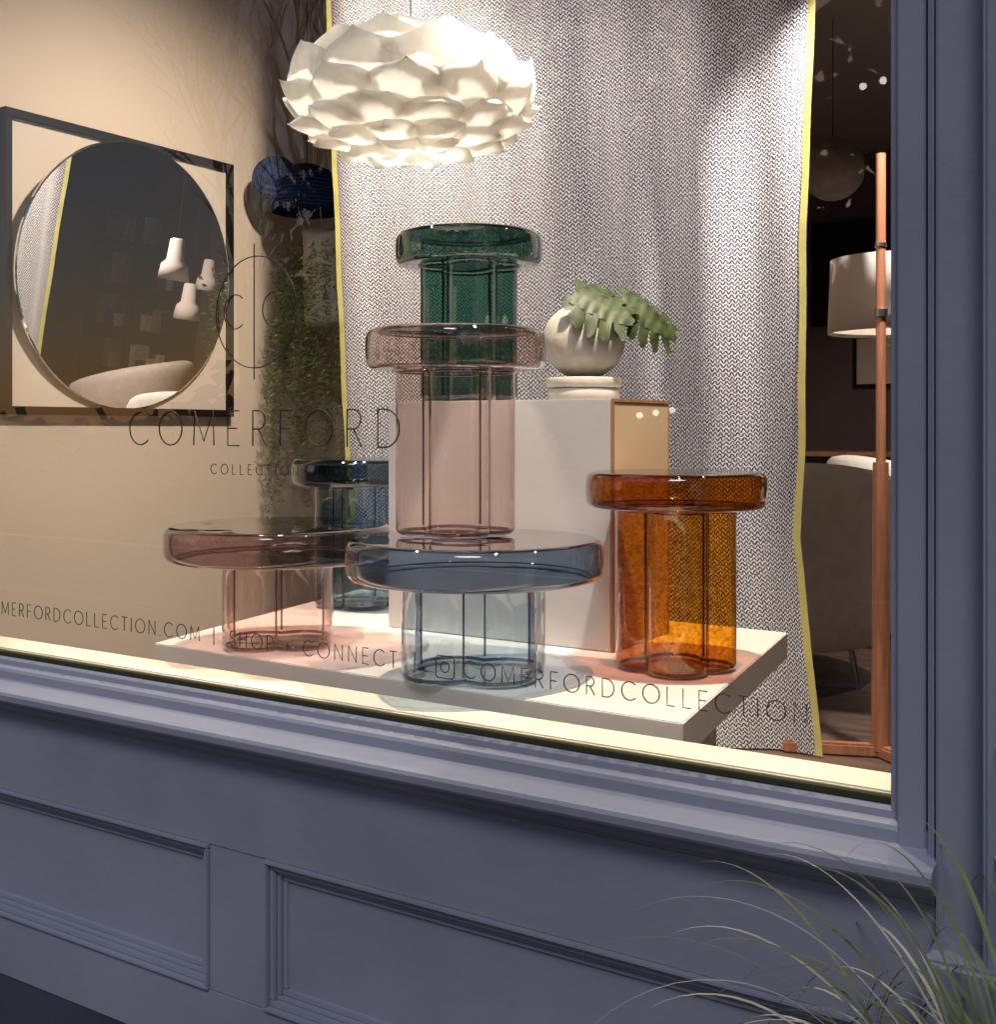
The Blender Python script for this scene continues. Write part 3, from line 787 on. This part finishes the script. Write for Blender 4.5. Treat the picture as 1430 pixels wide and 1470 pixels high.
mesh_obj('green_blades', bmA, M_grass, gr); mesh_obj('dry_blades', bmB, M_straw, gr)

# ------------------------------------------------------------ street side (seen only reflected in the glass)
box('pavement', -60, 60, -2.2, 1.60, -.1, .05, M_pave, None, 0)
box('kerb', -60, 60, -2.35, -2.2, -.12, .045, M_kerb, None, .01)
box('road', -60, 60, -9.5, -2.35, -.2, -.08, M_asph, None, 0)
box('road_marking', -60, 60, -5.98, -5.88, -.0799, -.076, M_line, None, 0)
box('pavement', -60, 60, -14, -9.5, -.1, .05, M_pave, None, 0)
bm = bmesh.new(); bmesh.ops.create_grid(bm, x_segments=2, y_segments=2, size=400); mesh_obj('ground', bm, M_asph, None, loc=(0, 0, -.21))
def bare_tree(loc, H, seed):
    rd = random.Random(seed); e = empty('bare_tree', loc); L = []
    def br(p, v, ln, r, lev):
        pts = [p]; rs = [r]; n = 4
        for i in range(n):
            v = (v+Vector((rd.uniform(-.16, .16), rd.uniform(-.16, .16), .04))).normalized()
            p = p+v*ln/n; pts.append(p); rs.append(r*(1-.45*(i+1)/n))
            if lev < 4 and i >= 1:
                for _ in range(2):
                    nv_ = (v+Vector((rd.uniform(-1, 1), rd.uniform(-1, 1), rd.uniform(-.1, .6)))*.75).normalized()
                    br(p, nv_, ln*rd.uniform(.52, .72), rs[-1]*.62, lev+1)
        L.append((pts, rs))
    br(Vector((0, 0, 0)), Vector((0, 0, 1)), H*.42, .16, 0)
    tubes('branches', L, M_bark, parent=e, res=0, caps=False)
bare_tree((-9.4, -8.6, 0), 9, 3)
bare_tree((-13.5, -10.5, 0), 9, 5)
def street_lamp(loc, h):
    e = empty('street_lamp', loc)
    tubes('post', [([(0, 0, 0), (0, 0, h)], [.05, .03])], M_black, parent=e)
    for i, dx in enumerate((-.22, 0, .22)):
        tubes('arm_%d' % i, [([(0, 0, h-.1), (dx*.8, 0, h+.02+.02*i)], .012)], M_black, parent=e)
        lathe('globe_%d' % i, [(.04*math.cos(a)+1e-9, .04*math.sin(a)) for a in [math.pi/2-math.pi*k/12 for k in range(13)]], emit('lamp_globe', (1, .93, .82), 12), e, 24, (dx, 0, h+.07+.03*i))
street_lamp((-3.45, -10, .05), 4.95)
street_lamp((-6.2, -10, .05), 1.30)
hd = bmesh.new(); rh = random.Random(4)  # added tree belt, raised to keep the sky's reflection off the textile
tops = []
xx = -36.0
while xx < 12:
    tall = 1/(1+math.exp(-(xx+17.5)*1.1))
    tops.append((xx, 1.6+rh.uniform(-.4, .4)+tall*rh.uniform(8.5, 10.5), rh.uniform(1.0, 1.5)+tall*.9)); xx += rh.uniform(.8, 1.4)-.2
for (tx, th_, tr) in tops:
    for k in range(int(105*th_/2)):
        u = 1-math.sqrt(rh.random()); u = u*1.0; z = .1+u*th_; a = rh.uniform(0, 6.283); rr_ = tr*(1-u)**.6*rh.uniform(.4, 1)
        p = Vector((tx+rr_*math.cos(a), -16.2+rr_*.7*math.sin(a), z)); d = Vector((math.cos(a), .4*math.sin(a), rh.uniform(-.5, .2))).normalized()
        s = d.cross(Vector((0, 1, .2))).normalized(); L0 = rh.uniform(.35, .75)
        hd.faces.new([hd.verts.new(p), hd.verts.new(p+d*L0*.5+s*.18), hd.verts.new(p+d*L0), hd.verts.new(p+d*L0*.5-s*.18)])
mesh_obj('sky_block_trees', hd, M_skyblock, None)
hs = empty('brick_house', (-14, -24, 0))
box('walls', -9, 9, -4, 4, 0, 4.0, M_brick, hs, 0)
prof = [(-4.3, 4.0), (4.3, 4.0), (0, 6.2)]; extrude_x('roof', prof, -9.3, 9.3, M_asph, hs)
for i in range(6):
    box('window_%d' % i, -8+i*2.8, -6.8+i*2.8, 3.98, 4.03, 1.0, 2.3, emit('lit_room', (1, .7, .4), .4 if i % 3 == 0 else .03), hs, 0)
box('door', 7.4, 8.4, 3.98, 4.04, 0, 2.1, M_blue, hs, 0)

# ------------------------------------------------------------ dusk sky and last light
w = bpy.data.worlds.new('World'); S.world = w; w.use_nodes = True
nt = w.node_tree; nt.nodes.clear()
out = nt.nodes.new('ShaderNodeOutputWorld'); bg = nt.nodes.new('ShaderNodeBackground')
sky = nt.nodes.new('ShaderNodeTexSky'); sky.sky_type = 'NISHITA'; sky.sun_disc = False
sky.sun_elevation = R(8.0); sky.sun_rotation = R(200); sky.air_density = 1.3; sky.dust_density = 1.0; sky.ozone_density = 3
tint = nt.nodes.new('ShaderNodeMix'); tint.data_type = 'RGBA'; tint.blend_type = 'MULTIPLY'; tint.inputs[0].default_value = 1
tint.inputs[7].default_value = (1.10, .88, .94, 1)
nt.links.new(sky.outputs[0], tint.inputs[6]); nt.links.new(tint.outputs[2], bg.inputs['Color'])
bg.inputs['Strength'].default_value = .15
nt.links.new(bg.outputs[0], out.inputs['Surface'])
sl = bpy.data.lights.new('sun', 'SUN'); sl.energy = .85; sl.angle = R(15); sl.color = (1, .94, .98)
so = bpy.data.objects.new('sun', sl); link(so); so.rotation_euler = (R(40), 0, R(24))

# ------------------------------------------------------------ camera
cam = bpy.data.cameras.new('camera'); co = bpy.data.objects.new('camera', cam); link(co)
co.location = (0, 0, 1.25); co.rotation_euler = (R(90), 0, R(32.64))
cam.sensor_fit = 'HORIZONTAL'; cam.sensor_width = 36; cam.lens = 1694/1430*36
cam.shift_y = -119/1430
cam.clip_start = .02; cam.clip_end = 1500
S.camera = co
